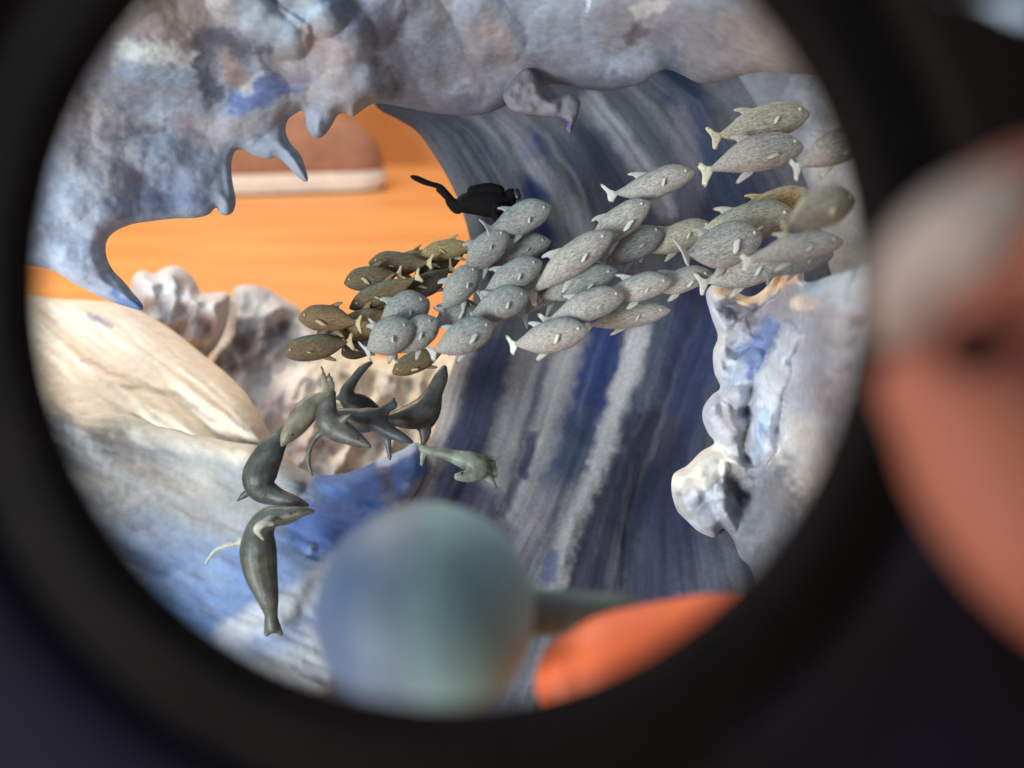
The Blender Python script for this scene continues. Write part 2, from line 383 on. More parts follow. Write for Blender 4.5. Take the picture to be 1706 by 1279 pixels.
def Hcrest(x, y):
    far = sstep(1000, 1250, x)
    return .5*bumps(x+10*fbm(x/60, y/60, 2, 4), y+10*fbm(x/60, y/60, 2, 6), crest_b) + (.035*fbm(x/85, y/85, 2, 31)+.0025*fbm(x/14, y/14, 2, 33))*(1-.6*far)
crest_strokes = [
 ([(1100, 70), (1120, 120)], 22, (62, 84, 112), .85, .5), ([(60, 380), (120, 300), (180, 420)], 50, (146, 162, 186), .8, .6),
 ([(150, 30), (260, 30), (340, 20)], 60, (150, 152, 158), .8, .6), ([(215, 88), (270, 92), (320, 96)], 20, (190, 222, 236), .95, .5), ([(210, 118), (300, 125), (320, 120)], 14, (128, 166, 200), .8, .5),
 ([(335, 70), (370, 62), (405, 82)], 18, (74, 84, 108), .85, .6), ([(340, 95), (345, 140), (360, 160)], 15, (72, 82, 106), .85, .4), ([(445, 85), (460, 130), (430, 160)], 16, (64, 74, 96), .85, .4),
 ([(400, 175), (450, 150), (495, 140)], 19, (78, 102, 156), .95, .5), ([(380, 100), (400, 130)], 16, (152, 142, 140), .9, .4), ([(515, 65), (560, 100)], 28, (160, 156, 164), .8, .4),
 ([(410, 10), (450, 50), (480, 72)], 26, (138, 168, 190), .9, .5), ([(510, 5), (545, 25)], 26, (140, 170, 190), .85, .5), ([(575, 20), (640, 40)], 34, (92, 108, 134), .8, .5),
 ([(470, 105), (560, 140), (600, 180)], 24, (150, 148, 152), .6, .5), ([(400, 215), (520, 165)], 18, (134, 132, 134), .6, .5),
 ([(240, 290), (300, 320)], 34, (112, 128, 160), .8, .5), ([(200, 345), (330, 335)], 20, (98, 116, 152), .7, .5), ([(90, 400), (150, 470)], 40, (150, 170, 196), .9, .5), ([(190, 490), (236, 514)], 9, (84, 126, 190), .9, .4), ([(180, 410), (183, 450)], 5, (130, 140, 110), .8, .4),
 ([(310, 205), (350, 220)], 26, (140, 132, 136), .7, .5), ([(200, 220), (270, 214)], 12, (92, 98, 108), .8, .5), ([(120, 200), (180, 260)], 50, (158, 158, 160), .7, .6),
 ([(640, 60), (680, 120)], 30, (96, 104, 124), .8, .5), ([(790, 60), (800, 150)], 26, (138, 134, 138), .6, .6), ([(820, 40), (850, 100)], 20, (152, 140, 136), .6, .5), ([(660, 165), (780, 180)], 22, (106, 108, 116), .8, .4),
 ([(650, 178), (800, 188), (900, 150), (1040, 150)], 34, (96, 102, 118), .9, .6), ([(720, 120), (860, 110), (960, 110)], 26, (112, 114, 126), .7, .7), ([(1180, 130), (1400, 130)], 40, (112, 114, 124), .8, .7), ([(880, 130), (930, 180)], 22, (120, 116, 120), .8, .4), ([(1040, 30), (1150, 60), (1260, 90)], 50, (122, 124, 132), .7, .5), ([(1065, 45), (1050, 60)], 14, (88, 80, 92), .8, .4), ([(983, 0), (985, 12)], 6, (190, 200, 240), .9, .4),
 ([(1060, 20), (1100, 10)], 12, (176, 180, 184), .7, .5), ([(1280, 60), (1340, 110)], 70, (150, 150, 152), .8, .5), ([(720, 20), (740, 10)], 14, (150, 160, 168), .7, .5)]
def crest_col(x, y): return paint(x, y, (130, 147, 168), crest_strokes, 2, 12, rag=.6)*1.1*(1+.16*fbm(x/22, y/22, 4, 71))[:, None]
relief('foam_crest', crest_outline, Dcrest, M_foam, crest_col, T=.075, R=30, step=3.6, hf=Hcrest, back=1.0, parent=wave)

flake = [(838, 160), (852, 136), (868, 118), (884, 114), (895, 132), (903, 152), (916, 164), (935, 162), (952, 156), (966, 168), (964, 188), (957, 206), (951, 222), (943, 214), (945, 203), (925, 196), (890, 192), (855, 185)]
relief('foam_flake', flake, lambda x, y: 2.50+0*x, M_foam, lambda x, y: paint(x, y, (116, 117, 124), [([(930, 200), (950, 212)], 8, (92, 84, 140), .9, .5)], 9), T=.035, R=14, step=2.6, hf=lambda x, y: .015*fbm(x/20, y/20, 2, 7), back=.9, parent=wave)

# right-hand foam tongue
foam_outline = [(1176, 492), (1184, 476), (1204, 468), (1228, 486), (1250, 494), (1272, 482), (1300, 450), (1320, 443), (1338, 450), (1345, 470), (1400, 455), (1500, 440), (1560, 600), (1540, 900), (1440, 1060), (1330, 1100), (1285, 1080), (1262, 1010), (1250, 950), (1232, 930), (1222, 900), (1205, 880), (1192, 895), (1178, 892), (1162, 884), (1145, 868), (1128, 850), (1119, 820), (1122, 790), (1145, 775), (1168, 752), (1190, 738), (1180, 722), (1171, 700), (1172, 678), (1186, 658), (1200, 645), (1190, 620), (1188, 586), (1196, 560), (1186, 530)]
foam_b = [([(1186, 684), (1200, 715)], 30, .07), ([(1222, 660), (1226, 700)], 22, .06), ([(1250, 600), (1235, 655)], 24, .07), ([(1310, 560), (1280, 660), (1266, 750)], 26, .09), ([(1350, 760), (1320, 820)], 50, .10), ([(1300, 460), (1330, 455)], 22, .07), ([(1190, 490), (1250, 505), (1290, 480)], 14, .06), ([(1140, 800), (1180, 780)], 30, .05),
 ([(1245, 690), (1250, 760)], 18, -.06), ([(1220, 785), (1235, 830)], 18, -.06), ([(1210, 520), (1230, 580)], 24, -.06), ([(1390, 560), (1400, 700)], 60, .07), ([(1210, 820), (1215, 880)], 16, .04), ([(1310, 700), (1320, 740)], 24, -.05), ([(1370, 490), (1420, 500)], 40, .06)]
def Dfoam(x, y): return 2.62 - 1.25*sstep(1230, 1520, x) - .12*sstep(700, 1050, y)
FL = [([(1215+random.gauss(0, 30), random.uniform(500, 900))], random.uniform(9, 20), .022) for _ in range(40)]+[([(random.uniform(1190, 1440), random.uniform(500, 960))], random.uniform(16, 44), random.choice([.05, .06, .04, -.012])) for _ in range(46)]
def Hfoam(x, y): return .7*bumps(x, y, FL)+bumps(x+7*fbm(x/30, y/30, 2, 4), y+7*fbm(x/30, y/30, 2, 6), foam_b)+.03*fbm(x/60, y/60, 2, 51)+.004*fbm(x/13, y/13, 2, 53)
foam_strokes = [([(1300, 500), (1260, 520)], 40, (150, 146, 158), .8, .5), ([(1225, 500), (1240, 520)], 22, (110, 106, 116), .8, .5), ([(1195, 482), (1240, 500), (1270, 495), (1300, 465)], 9, (226, 196, 158), .95, .4), ([(1300, 458), (1330, 456)], 15, (228, 172, 122), .97, .4), ([(1325, 500), (1360, 508)], 12, (250, 232, 200), .9, .5), ([(1360, 470), (1430, 480)], 30, (190, 214, 226), .95, .5),
 ([(1280, 550), (1250, 600)], 22, (104, 134, 190), .95, .5), ([(1250, 612), (1245, 625)], 9, (92, 118, 180), .9, .5), ([(1215, 640), (1235, 610)], 12, (150, 172, 200), .8, .5), ([(1320, 560), (1280, 640), (1262, 760)], 17, (204, 216, 230), .9, .5), ([(1270, 690), (1262, 755)], 11, (158, 190, 222), .8, .5), ([(1175, 670), (1180, 710)], 12, (172, 186, 204), .8, .4),
 ([(1215, 690), (1240, 740), (1230, 790)], 16, (164, 158, 160), .8, .5), ([(1140, 795), (1190, 770)], 30, (226, 224, 212), .97, .35), ([(1130, 830), (1145, 860)], 9, (150, 148, 146), .8, .5), ([(1215, 800), (1225, 850)], 14, (98, 100, 108), .85, .4), ([(1170, 850), (1200, 890)], 16, (120, 124, 134), .8, .5),
 ([(1400, 570), (1410, 700)], 60, (182, 190, 204), .9, .6), ([(1340, 740), (1330, 820)], 44, (222, 218, 210), .9, .5), ([(1280, 830), (1260, 960), (1300, 1050)], 60, (106, 108, 118), .85, .5), ([(1380, 900), (1330, 1000)], 70, (112, 112, 118), .85, .5), ([(1210, 560), (1205, 590)], 12, (190, 190, 186), .8, .4)]
def foam_col(x, y): return paint(x, y, (186, 193, 206), foam_strokes, 4, 9)*(1+.12*fbm(x/20, y/20, 4, 72))[:, None]
relief('foam_tongue', foam_outline, Dfoam, M_foam, foam_col, T=.07, R=26, step=3.2, hf=Hfoam, back=.9, parent=wave)
# pale spray mass behind the rightmost fish
haze_outline = [(1200, 40), (1400, 20), (1560, 40), (1580, 480), (1440, 520), (1390, 470), (1372, 400), (1352, 330), (1322, 260), (1250, 160)]
def spray_col(x, y): return paint(x, y, (112, 115, 124), [([(1440, 100), (1450, 450)], 90, (176, 177, 178), .95, .7), ([(1400, 330), (1400, 460)], 60, (170, 172, 174), .9, .7)], 5)
relief('spray_bank', haze_outline, lambda x, y: 2.88-.5*sstep(1330, 1500, x), M_foam, spray_col, T=.05, R=70, step=6, hf=lambda x, y: .04*fbm(x/60, y/60, 2, 61), parent=wave)

# ------------------------------------------------------------------ low swell at left, and the crumpled waves behind
swell = empty('low_swell', P(300, 1050, 2.5), 'low rounded swell at lower left, cream on top and blue along its trough', 'sculpture')
sw_outline = [(-80, 690), (60, 688), (130, 692), (200, 690), (270, 704), (330, 722), (380, 735), (430, 742), (470, 762), (505, 782), (545, 791), (590, 784), (640, 762), (672, 748), (694, 736), (710, 760), (708, 790), (692, 820), (664, 860), (625, 930), (560, 1000), (560, 1150), (300, 1200), (-80, 1200)]
def Dsw(x, y): return 2.90 - .5*sstep(690, 1180, y)**.8 + .05*np.sin(x/120) - .2*sstep(300, 0, x)
def Hsw(x, y):
    u = (x*.93+y*.37); v = (-x*.37+y*.93)
    return .04*fbm(u/170, v/60, 2, 81)+.009*fbm(u/50, v/16, 2, 83)+.0015*fbm(x/9, y/9, 2, 85)+bumps(x, y, [([(515, 915)], 12, .02), ([(430, 770), (470, 800)], 40, .05)])
sw_strokes = [([(300, 990), (420, 1000), (560, 900)], 90, (96, 130, 182), .95, .5), ([(560, 800), (620, 800), (690, 760)], 40, (74, 118, 190), .97, .4), ([(520, 880), (600, 850), (640, 800)], 40, (62, 100, 172), .97, .4), ([(330, 960), (440, 930)], 40, (100, 136, 186), .8, .5), ([(230, 900), (330, 960)], 50, (134, 158, 194), .7, .6),
 ([(515, 912)], 10, (130, 156, 196), .8, .4), ([(280, 990), (360, 1030)], 40, (92, 132, 188), .85, .5), ([(150, 700), (400, 745)], 24, (226, 218, 198), .9, .6), ([(150, 780), (330, 800)], 40, (186, 186, 182), .8, .7), ([(430, 800), (470, 830)], 24, (150, 156, 162), .8, .5), ([(640, 790), (650, 830)], 16, (94, 96, 122), .8, .5),
 ([(640, 765), (690, 745)], 10, (170, 196, 226), .9, .5), ([(380, 1060), (500, 1000), (600, 930)], 26, (178, 187, 198), .9, .6), ([(400, 900), (470, 860)], 10, (140, 164, 196), .7, .5)]
def sw_col(x, y):
    c = paint(x, y, (160, 165, 168), sw_strokes, 6, 8, sat=.8, rag=.1)*.85
    u = (x*.93+y*.37); v = (-x*.37+y*.93)
    k = sstep(.1, .8, fbm(u/90, v/22, 4, 90))[:, None]*.14
    return (c*(1-k)+lin((140, 152, 176))*k)*(1+.07*fbm(u/30, v/12, 3, 91))[:, None]
relief('blue_slope', sw_outline, Dsw, M_swell, sw_col, T=.08, R=26, step=4, hf=Hsw, parent=swell)
hill_outline = [(-80, 480), (40, 490), (100, 498), (150, 500), (205, 507), (245, 524), (290, 552), (335, 588), (375, 620), (410, 655), (432, 690), (455, 730), (500, 790), (480, 860), (-80, 860)]
def Dhill(x, y): return 3.55 - .55*sstep(500, 720, y)
def Hhill(x, y):
    u = (x*.8+y*.6); v = (-x*.6+y*.8)
    return .05*fbm(u/240, v/36, 3, 101)+.012*fbm(u/60, v/10, 3, 103)
def hill_col(x, y):
    u = (x*.8+y*.6); v = (-x*.6+y*.8)
    c = paint(x, y, (226, 210, 186), [([(330, 680), (300, 660), (200, 640)], 5, (150, 130, 104), .6, .5), ([(140, 600), (260, 650), (360, 700)], 4, (176, 158, 140), .6, .5), ([(150, 526), (190, 545)], 4, (140, 136, 160), .8, .4)], 7)
    k = sstep(.15, .7, fbm(u/110, v/11, 4, 95))[:, None]*.5
    return c*(1-k)+lin((206, 192, 172))*k
relief('cream_slope', hill_outline, Dhill, M_swell, hill_col, T=.12, R=40, step=4, hf=Hhill, parent=swell)

def fold(seed, k=1.0):
    def f(x, y):
        n = fbm(x/70+.4*y/70, y/90-.2*x/90, 3, seed)
        return k*(.24*(1-np.abs(n)*1.8)+.085*(1-2*np.abs(fbm(x/34, y/54, 2, seed+3)))+.004*fbm(x/9, y/9, 2, seed+5))
    return f
def crumple_col(seed, extra=()):
    def f(x, y):
        c = paint(x, y, (200, 199, 200), list(extra), seed, 10)
        k = sstep(.2, .6, fbm(x/26, y/34, 4, seed+9))[:, None]*.5
        c = c*(1-k)+lin((116, 108, 116))*k  # mauve painted in for the shadows among the folds
        k = sstep(.3, .6, fbm(x/22, y/26, 3, seed+19))[:, None]*.6
        return c*(1-k)+lin((232, 228, 222))*k
    return f
pk1 = [(205, 520), (216, 486), (222, 460), (238, 450), (256, 456), (270, 448), (290, 442), (312, 452), (328, 472), (338, 488), (380, 488), (382, 520), (374, 552), (362, 576), (345, 600), (350, 640), (280, 620), (215, 560)]
o = relief('crumpled_wave', pk1, lambda x, y: 3.95+0*x, M_swell, crumple_col(201), T=.16, R=30, step=4, hf=fold(300, .65))
tagit(o, 'small crumpled white wave peak behind the low swell, under the blue tipped drip', 'sculpture', 'crumpled wave peaks in the background')
pk2 = [(345, 640), (352, 590), (370, 560), (380, 520), (388, 484), (404, 474), (425, 476), (448, 482), (472, 498), (496, 512), (520, 540), (560, 575), (610, 592), (680, 600), (760, 590), (820, 640), (820, 860), (520, 880), (430, 800), (380, 700)]
o = relief('crumpled_wave', pk2, lambda x, y: 4.3-.5*sstep(520, 780, y), M_swell, crumple_col(231, [([(560, 640), (700, 620), (740, 700)], 70, (236, 216, 180), .85, .5), ([(480, 620), (500, 640)], 30, (240, 234, 226), .9, .5), ([(400, 590), (460, 560)], 30, (120, 112, 116), .8, .5), ([(400, 500), (410, 530)], 16, (200, 206, 210), .8, .5), ([(520, 700), (600, 760)], 50, (232, 218, 200), .8, .5)]), T=.16, R=34, step=4, hf=fold(330, .5))
tagit(o, 'wide crumpled wave peak with mauve folds behind the sea lions and olive fish', 'sculpture', 'crumpled wave peaks in the background')

# ------------------------------------------------------------------ sweeps and remeshed figures
def sweep(bm, pts, rad, flat=1.0, nseg=14, n=6, taper=True):
    """pts = (px, py, depth); rad = radius in photo pixels; flat = thickness along the view relative to width"""
    P3 = smooth_pts(pts, n, closed=False); R = smooth_pts([(r, f) for r, f in zip(rad, flat if hasattr(flat, '__len__') else [flat]*len(rad))], n, closed=False)
    W = [P(*p) for p in P3]; rings = []
    for i, p in enumerate(W):
        t = (W[min(i+1, len(W)-1)]-W[max(i-1, 0)]).normalized()
        nn = (FW-t*FW.dot(t)).normalized(); bb = t.cross(nn)
        r = max(R[i][0], .3)/FPX*P3[i][2]
        rings.append((p, t, nn, bb, r, max(R[i][1], .05)))
    first, last = rings[0], rings[-1]
    seq = []
    for a in (80, 55, 28): s = math.radians(a); seq.append((first[0]-first[1]*first[4]*math.sin(s)*.9, *first[1:4], first[4]*math.cos(s), first[5]))
    seq += rings
    for a in (28, 55, 80): s = math.radians(a); seq.append((last[0]+last[1]*last[4]*math.sin(s)*.9, *last[1:4], last[4]*math.cos(s), last[5]))
    vr = []
    for p, t, nn, bb, r, f in seq:
        vr.append([bm.verts.new(p+bb*(r*math.cos(a))+nn*(r*f*math.sin(a))) for a in (2*math.pi*k/nseg for k in range(nseg))])
    for a, b in zip(vr[:-1], vr[1:]):
        for k in range(nseg): bm.faces.new((a[k], a[(k+1) % nseg], b[(k+1) % nseg], b[k]))
    bm.faces.new(vr[0][::-1]); bm.faces.new(vr[-1])
def fuse(name, bm, voxel, mat, sm=3):
    bmesh.ops.recalc_face_normals(bm, faces=bm.faces[:])
    me = bpy.data.meshes.new(name+'_raw'); bm.to_mesh(me); bm.free()
    o = bpy.data.objects.new(name+'_raw', me); C.objects.link(o)
    r = o.modifiers.new('r', 'REMESH'); r.mode = 'VOXEL'; r.voxel_size = voxel; r.use_smooth_shade = True
    s = o.modifiers.new('s', 'SMOOTH'); s.iterations = sm; s.factor = .5
    dg = bpy.context.evaluated_depsgraph_get(); ev = o.evaluated_get(dg)
    out = bpy.data.meshes.new_from_object(ev); out.name = name
    bpy.data.objects.remove(o); bpy.data.meshes.remove(me)
    out.materials.clear(); out.materials.append(mat)
    return out
def ball(name, p, r, mat, parent, seg=10):
    bm = bmesh.new(); bmesh.ops.create_uvsphere(bm, u_segments=seg, v_segments=seg//2+1, radius=r)
    for f in bm.faces: f.smooth = True
    for v in bm.verts: v.co += p
    me = bpy.data.meshes.new(name); bm.to_mesh(me); bm.free(); me.materials.append(mat)
    o = bpy.data.objects.new(name, me); C.objects.link(o); put(o, parent); return o

# ------------------------------------------------------------------ fish
def fish_meshes(bend=0., hump=0., slim=1.):
    out = {}
    # profile stations x, top, bottom, half width (unit body: length 1, height 1, width 1)
    st = [(.505, -.03, -.06, .02), (.487, .05, -.14, .09), (.455, .15, -.22, .19), (.41, .27, -.30, .28), (.34, .40, -.39, .38), (.25, .48, -.46, .46), (.14, .50, -.49, .49), (.03, .49, -.50, .5), (-.08, .44, -.47, .46), (-.18, .35, -.39, .38), (-.27, .22, -.28, .27), (-.35, .11, -.17, .16), (-.395, .055, -.10, .10), (-.42, .04, -.09, .07)]
    P2 = smooth_pts(st, 3, closed=False); n = 18
    bm = bmesh.new(); rg = []
    for x, zt, zb, hw in P2:
        zc, hz = (zt+zb)/2, (zt-zb)/2; row = []
        for k in range(n):
            a = 2*math.pi*k/n; c, s = math.cos(a), math.sin(a)
            row.append(bm.verts.new((x, hw*math.copysign(abs(c)**.9, c), zc+slim*hz*math.copysign(abs(s)**.85, s))))
        rg.append(row)
    for a, b in zip(rg[:-1], rg[1:]):
        for k in range(n): bm.faces.new((a[k], b[k], b[(k+1) % n], a[(k+1) % n])).smooth = True
    bm.faces.new(rg[0]); bm.faces.new(rg[-1][::-1]); bmesh.ops.recalc_face_normals(bm, faces=bm.faces[:])
    me = bpy.data.meshes.new('fish_body'); bm.to_mesh(me); bm.free(); me.materials.append(M_fish); out['body'] = me
    def fin(name, outline, t, m, tilt=0, y0=0):
        bm = bmesh.new(); ol = smooth_pts(outline, 3); c = ol.mean(0)
        rings = []
        for k, yy in ((1.0, 0), (.72, t), (.72, -t)):
            rings.append([bm.verts.new((c[0]+(p[0]-c[0])*k, yy, c[1]+(p[1]-c[1])*k)) for p in ol])
        N = len(ol)
        for r in rings[1:]:
            for i in range(N): bm.faces.new((rings[0][i], rings[0][(i+1) % N], r[(i+1) % N], r[i])).smooth = True
            bm.faces.new(r).smooth = True
        bmesh.ops.recalc_face_normals(bm, faces=bm.faces[:])
        if tilt: bmesh.ops.rotate(bm, verts=bm.verts[:], cent=(c[0]+.08, 0, c[1]), matrix=Matrix.Rotation(tilt, 3, 'Z'))
        for v in bm.verts: v.co.y += y0
        me = bpy.data.meshes.new(name); bm.to_mesh(me); bm.free(); me.materials.append(m); return me
    out['tail_fin'] = fin('fish_tail', [(-.385, .02), (-.44, .12), (-.475, .27), (-.505, .31), (-.52, .25), (-.495, .08), (-.488, -.06), (-.50, -.20), (-.505, -.34), (-.475, -.38), (-.445, -.27), (-.40, -.12)], .06, M_fin)
    out['dorsal_fin'] = fin('fish_dorsal', [(.02, .44), (-.05, .53), (-.12, .60), (-.19, .61), (-.20, .55), (-.15, .48), (-.12, .34), (-.02, .36)], .05, M_fin)
    out['anal_fin'] = fin('fish_anal', [(-.02, -.40), (-.10, -.36), (-.17, -.48), (-.22, -.62), (-.19, -.66), (-.12, -.60), (-.05, -.52)], .045, M_fin)
    pec = [(.18, -.08), (.17, -.13), (.12, -.19), (.06, -.28), (.04, -.26), (.08, -.17), (.14, -.08)]
    out['pectoral_fin'] = fin('fish_pectoral_near', pec, .05, M_fin, .55, -.55)
    out['pectoral_far'] = fin('fish_pectoral_far', pec, .05, M_fin, -.55, .55)
    bm = bmesh.new()
    bmesh.ops.create_uvsphere(bm, u_segments=8, v_segments=6, radius=1)
    for v in bm.verts: v.co = Vector((v.co.x*.017, v.co.y*.05, v.co.z*.05))
    for f in bm.faces: f.smooth = True
    me = bpy.data.meshes.new('fish_eyes'); bm.to_mesh(me); bm.free(); me.materials.append(M_fin); out['eye'] = me
    return out
def bent(bend, hump, slim):
    fm = fish_meshes(bend, hump, slim)
    for me in fm.values():
        for v in me.vertices:
            if me.name.startswith('fish_eye'): continue
            q = min(0, v.co.x-.05); v.co.y += bend*q*q*4; v.co.z += hump*q*q*4 + hump*.25*math.sin((v.co.x+.5)*3.1)
    return fm
VAR = [bent(0, 0, 1), bent(.5, -.25, .96), bent(-.6, .3, 1.03), bent(.3, .5, .92), bent(-.4, -.45, 1.0), bent(.8, .15, 1.05)]
GREY = (.35, .35, .325); TEAL = (.25, .27, .262); YEL = (.36, .35, .28); OLV = (.125, .10, .06); DRK = (.05, .042, .032)
def fish(nose, tail, h, d, col, label, flip=False, yaw=0, fincol=None, hidden=()):
    a, b = P(*nose, d), P(*tail, d+yaw)
    xax = (a-b); Ln = xax.length; xax.normalize()
    zax = (UP-xax*UP.dot(xax)).normalized(); yax = zax.cross(xax)
    H = h*1.06/FPX*d; Wd = H*.72
    M = Matrix.Identity(4)
    M.col[0][:3] = xax; M.col[1][:3] = yax; M.col[2][:3] = zax
    # body spans -.525 .. .5 of its length
    c = a - xax*(Ln*.5/1.025)
    M.col[3][:3] = c
    FM = VAR[random.randrange(len(VAR))]; H *= random.uniform(.97, 1.1)
    root = bpy.data.objects.new('fish', None); C.objects.link(root); root.empty_display_size = .02
    tagit(root, label, 'fish', 'fish of the school in front of the wave')
    root.matrix_world = M @ Matrix.Rotation(random.uniform(-.15, .15), 4, 'X') @ Matrix.Rotation(random.uniform(-.12, .12), 4, 'Z')
    sc = Matrix.Diagonal((Ln/1.025, Wd, H, 1))
    fc = fincol or tuple(min(1, v*1.55) for v in col)
    pk, pr = random.choice([.5, .6, .7, .85, 1.15]), random.uniform(-.25, .3)
    for key, nm in (('body', 'body'), ('tail_fin', 'tail_fin'), ('dorsal_fin', 'dorsal_fin'), ('anal_fin', 'anal_fin'), ('pectoral_fin', 'pectoral_fin'), ('pectoral_far', 'pectoral_fin'), ('eye', 'eye'), ('eye_far', 'eye')):
        if nm in hidden: continue
        if key.startswith('pec'): sc_, jit = sc, Matrix.Translation((.12, 0, -.14)) @ Matrix.Diagonal((pk, 1, pk, 1)) @ Matrix.Rotation(pr, 4, 'Y') @ Matrix.Translation((-.12, 0, .14))
        o = bpy.data.objects.new(nm, FM['eye' if nm == 'eye' else key]); C.objects.link(o); o.parent = root
        o.matrix_local = sc @ Matrix.Translation((.385, .37 if key == 'eye_far' else -.37, .05)) if nm == 'eye' else sc
        if key.startswith('pec'): o.matrix_local = sc @ jit
        o.color = (*(col if key in ('body', 'anal_fin', 'dorsal_fin') else fc), 1)
        if key in ('anal_fin', 'dorsal_fin'): o.color = (*[v*1.15 for v in col], 1)
    return root
def ext(n, b, k=.14):
    return (b[0]+(b[0]-n[0])*k, b[1]+(b[1]-n[1])*k)
R = fish
R((1349, 184), (1178, 231), 52, 2.42, YEL, 'topmost fish, pale yellow-grey with its whole tail shown, at the upper right', fincol=(.6, .56, .4))
R((1341, 238), (1165, 266), 56, 2.34, GREY, 'pale grey fish just under the topmost fish, with a yellowish tail', fincol=(.55, .55, .4))
R((1446, 225), (1320, 262), 52, 2.1, GREY, 'faint blurred fish right of the two top fish, partly behind the ring')
R((1157, 285), (1018, 345), 48, 2.44, GREY, 'grey fish with white pointed nose, highest of the middle fish')
R((1082, 335), (955, 408), 47, 2.40, GREY, 'grey fish with a white eye spot, second highest of the middle fish')
R((1106, 381), (985, 432), 44, 2.46, TEAL, 'bluish grey fish between the long front fish and the yellow bodied fish')
R((1190, 372), (1055, 424), 46, 2.50, YEL, 'yellowish fish behind another fish\'s pale forked tail, right of the bluish fish')
R((1020, 386), (868, 482), 50, 2.33, GREY, 'long steeply tilted grey fish in the centre of the school')
R((972, 438), (850, 510), 46, 2.42, TEAL, 'dark grey fish tucked under the long steeply tilted centre fish')
R((1322, 352), (1143, 404), 60, 2.44, YEL, 'yellow-finned fish whose pale forked tail crosses the yellow bodied fish', fincol=(.65, .6, .35))
R((1352, 322), (1205, 378), 48, 2.52, (.42, .31, .15), 'orange tinted fish mostly hidden behind its neighbours on the right', fincol=(.8, .6, .25))
R((1270, 386), (1130, 452), 62, 2.32, GREY, 'broad tan-grey fish with white chin below the pale forked tail')
R((1424, 330), (1285, 352), 60, 1.72, (.33, .32, .255), 'large blurred yellow-green fish at the right edge of the ring', fincol=(.55, .5, .3))
R((1404, 400), (1235, 420), 44, 2.0, GREY, 'blurred grey fish reaching right under the large blurred one')
R((1390, 420), (1262, 446), 34, 2.1, TEAL, 'thin pale teal fish beneath the blurred grey one')
R((1313, 430), (1160, 472), 52, 2.34, GREY, 'grey fish lying just above the orange lip of foam')
R((1186, 452), (1072, 500), 42, 2.38, GREY, 'rightmost fish of the low row of three')
R((1118, 467), (1002, 508), 43, 2.33, GREY, 'middle fish of the low row of three')
R((1041, 487), (905, 540), 44, 2.28, GREY, 'leftmost fish of the low row of three, with bright lit nose')
R((1116, 514), (968, 544), 36, 2.42, GREY, 'flat grey fish lowest under the row of three')
R((1028, 448), (890, 506), 42, 2.36, TEAL, 'fish with long white side fin and forked tail, below the long centre fish')
R((979, 547), (843, 582), 50, 2.26, GREY, 'lowest fish in front of the blue stripe, its whole forked tail shown', fincol=(.62, .66, .58))
R((918, 342), (812, 398), 44, 2.36, TEAL, 'fish touching the black diver figure, with long white side fin')
R((917, 400), (812, 440), 40, 2.42, TEAL, 'smaller grey fish right below the one touching the diver')
R((847, 386), (752, 446), 48, 2.34, TEAL, 'fish at the edge of the wave wall against the orange floor')
R((902, 434), (794, 494), 48, 2.33, TEAL, 'plump grey fish in the middle of the left cluster')
R((797, 444), (722, 512), 50, 2.32, TEAL, 'steep blunt fish with a pale flap behind its gill')
R((881, 488), (778, 532), 46, 2.31, TEAL, 'grey fish over the wall below the plump one')
R((794, 506), (716, 548), 42, 2.36, TEAL, 'small round grey fish over the left edge of the wall')
R((823, 538), (715, 594), 48, 2.26, TEAL, 'lowest fish at the left edge of the wave wall, thin tail showing')
R((713, 497), (622, 548), 56, 2.34, TEAL, 'dark teal fish at the top of the joined cluster of three')
R((730, 530), (648, 592), 50, 2.30, TEAL, 'dark teal fish at the right of the joined cluster of three')
R((688, 538), (600, 594), 58, 2.27, TEAL, 'slate fish at the lower left of the joined cluster of three')
GC = (.42, .36, .2)
R((573, 470), (672, 454), 36, 2.50, OLV, 'olive fish heading left, farthest left of the upper row', fincol=GC)
R((615, 437), (722, 446), 36, 2.56, OLV, 'dark olive fish heading left with upright back fin, second in the upper row', fincol=GC)
R((700, 424), (800, 400), 34, 2.58, (.24, .2, .1), 'yellow-olive fish heading left, highest against the orange floor', fincol=GC)
R((582, 512), (706, 462), 34, 2.48, OLV, 'slim olive fish slanting down left between the upper rows', fincol=GC)
R((498, 528), (606, 526), 44, 2.42, (.17, .125, .07), 'plump brown-olive fish heading left against the crumpled wave', fincol=GC)
R((473, 588), (590, 566), 40, 2.40, OLV, 'dark green olive fish, lowest and farthest left', fincol=GC)
R((568, 588), (642, 562), 36, 2.50, DRK, 'almost black fish right of the farthest left fish', fincol=GC)
R((562, 556), (662, 516), 42, 2.46, (.18, .135, .07), 'golden brown fish behind the slate cluster', fincol=GC)
R((653, 620), (748, 578), 34, 2.44, OLV, 'single olive fish pointing down left below the cluster', fincol=GC)
R((690, 456), (790, 432), 32, 2.60, DRK, 'dark fish in shade between the olive and the grey fish', fincol=(.2, .15, .08))
R((672, 492), (764, 452), 34, 2.56, DRK, 'dark fish just above the teal cluster of three', fincol=(.2, .15, .08))
R((528, 556), (606, 542), 30, 2.54, DRK, 'dark fish under the plump brown-olive one', fincol=(.3, .25, .15))
R((590, 536), (684, 506), 36, 2.55, (.26, .2, .09), 'tan fish showing between the slim one and the slate cluster', fincol=GC)
R((640, 452), (742, 420), 28, 2.66, (.3, .24, .12), 'pale olive fish behind the gap in the upper row', fincol=GC)

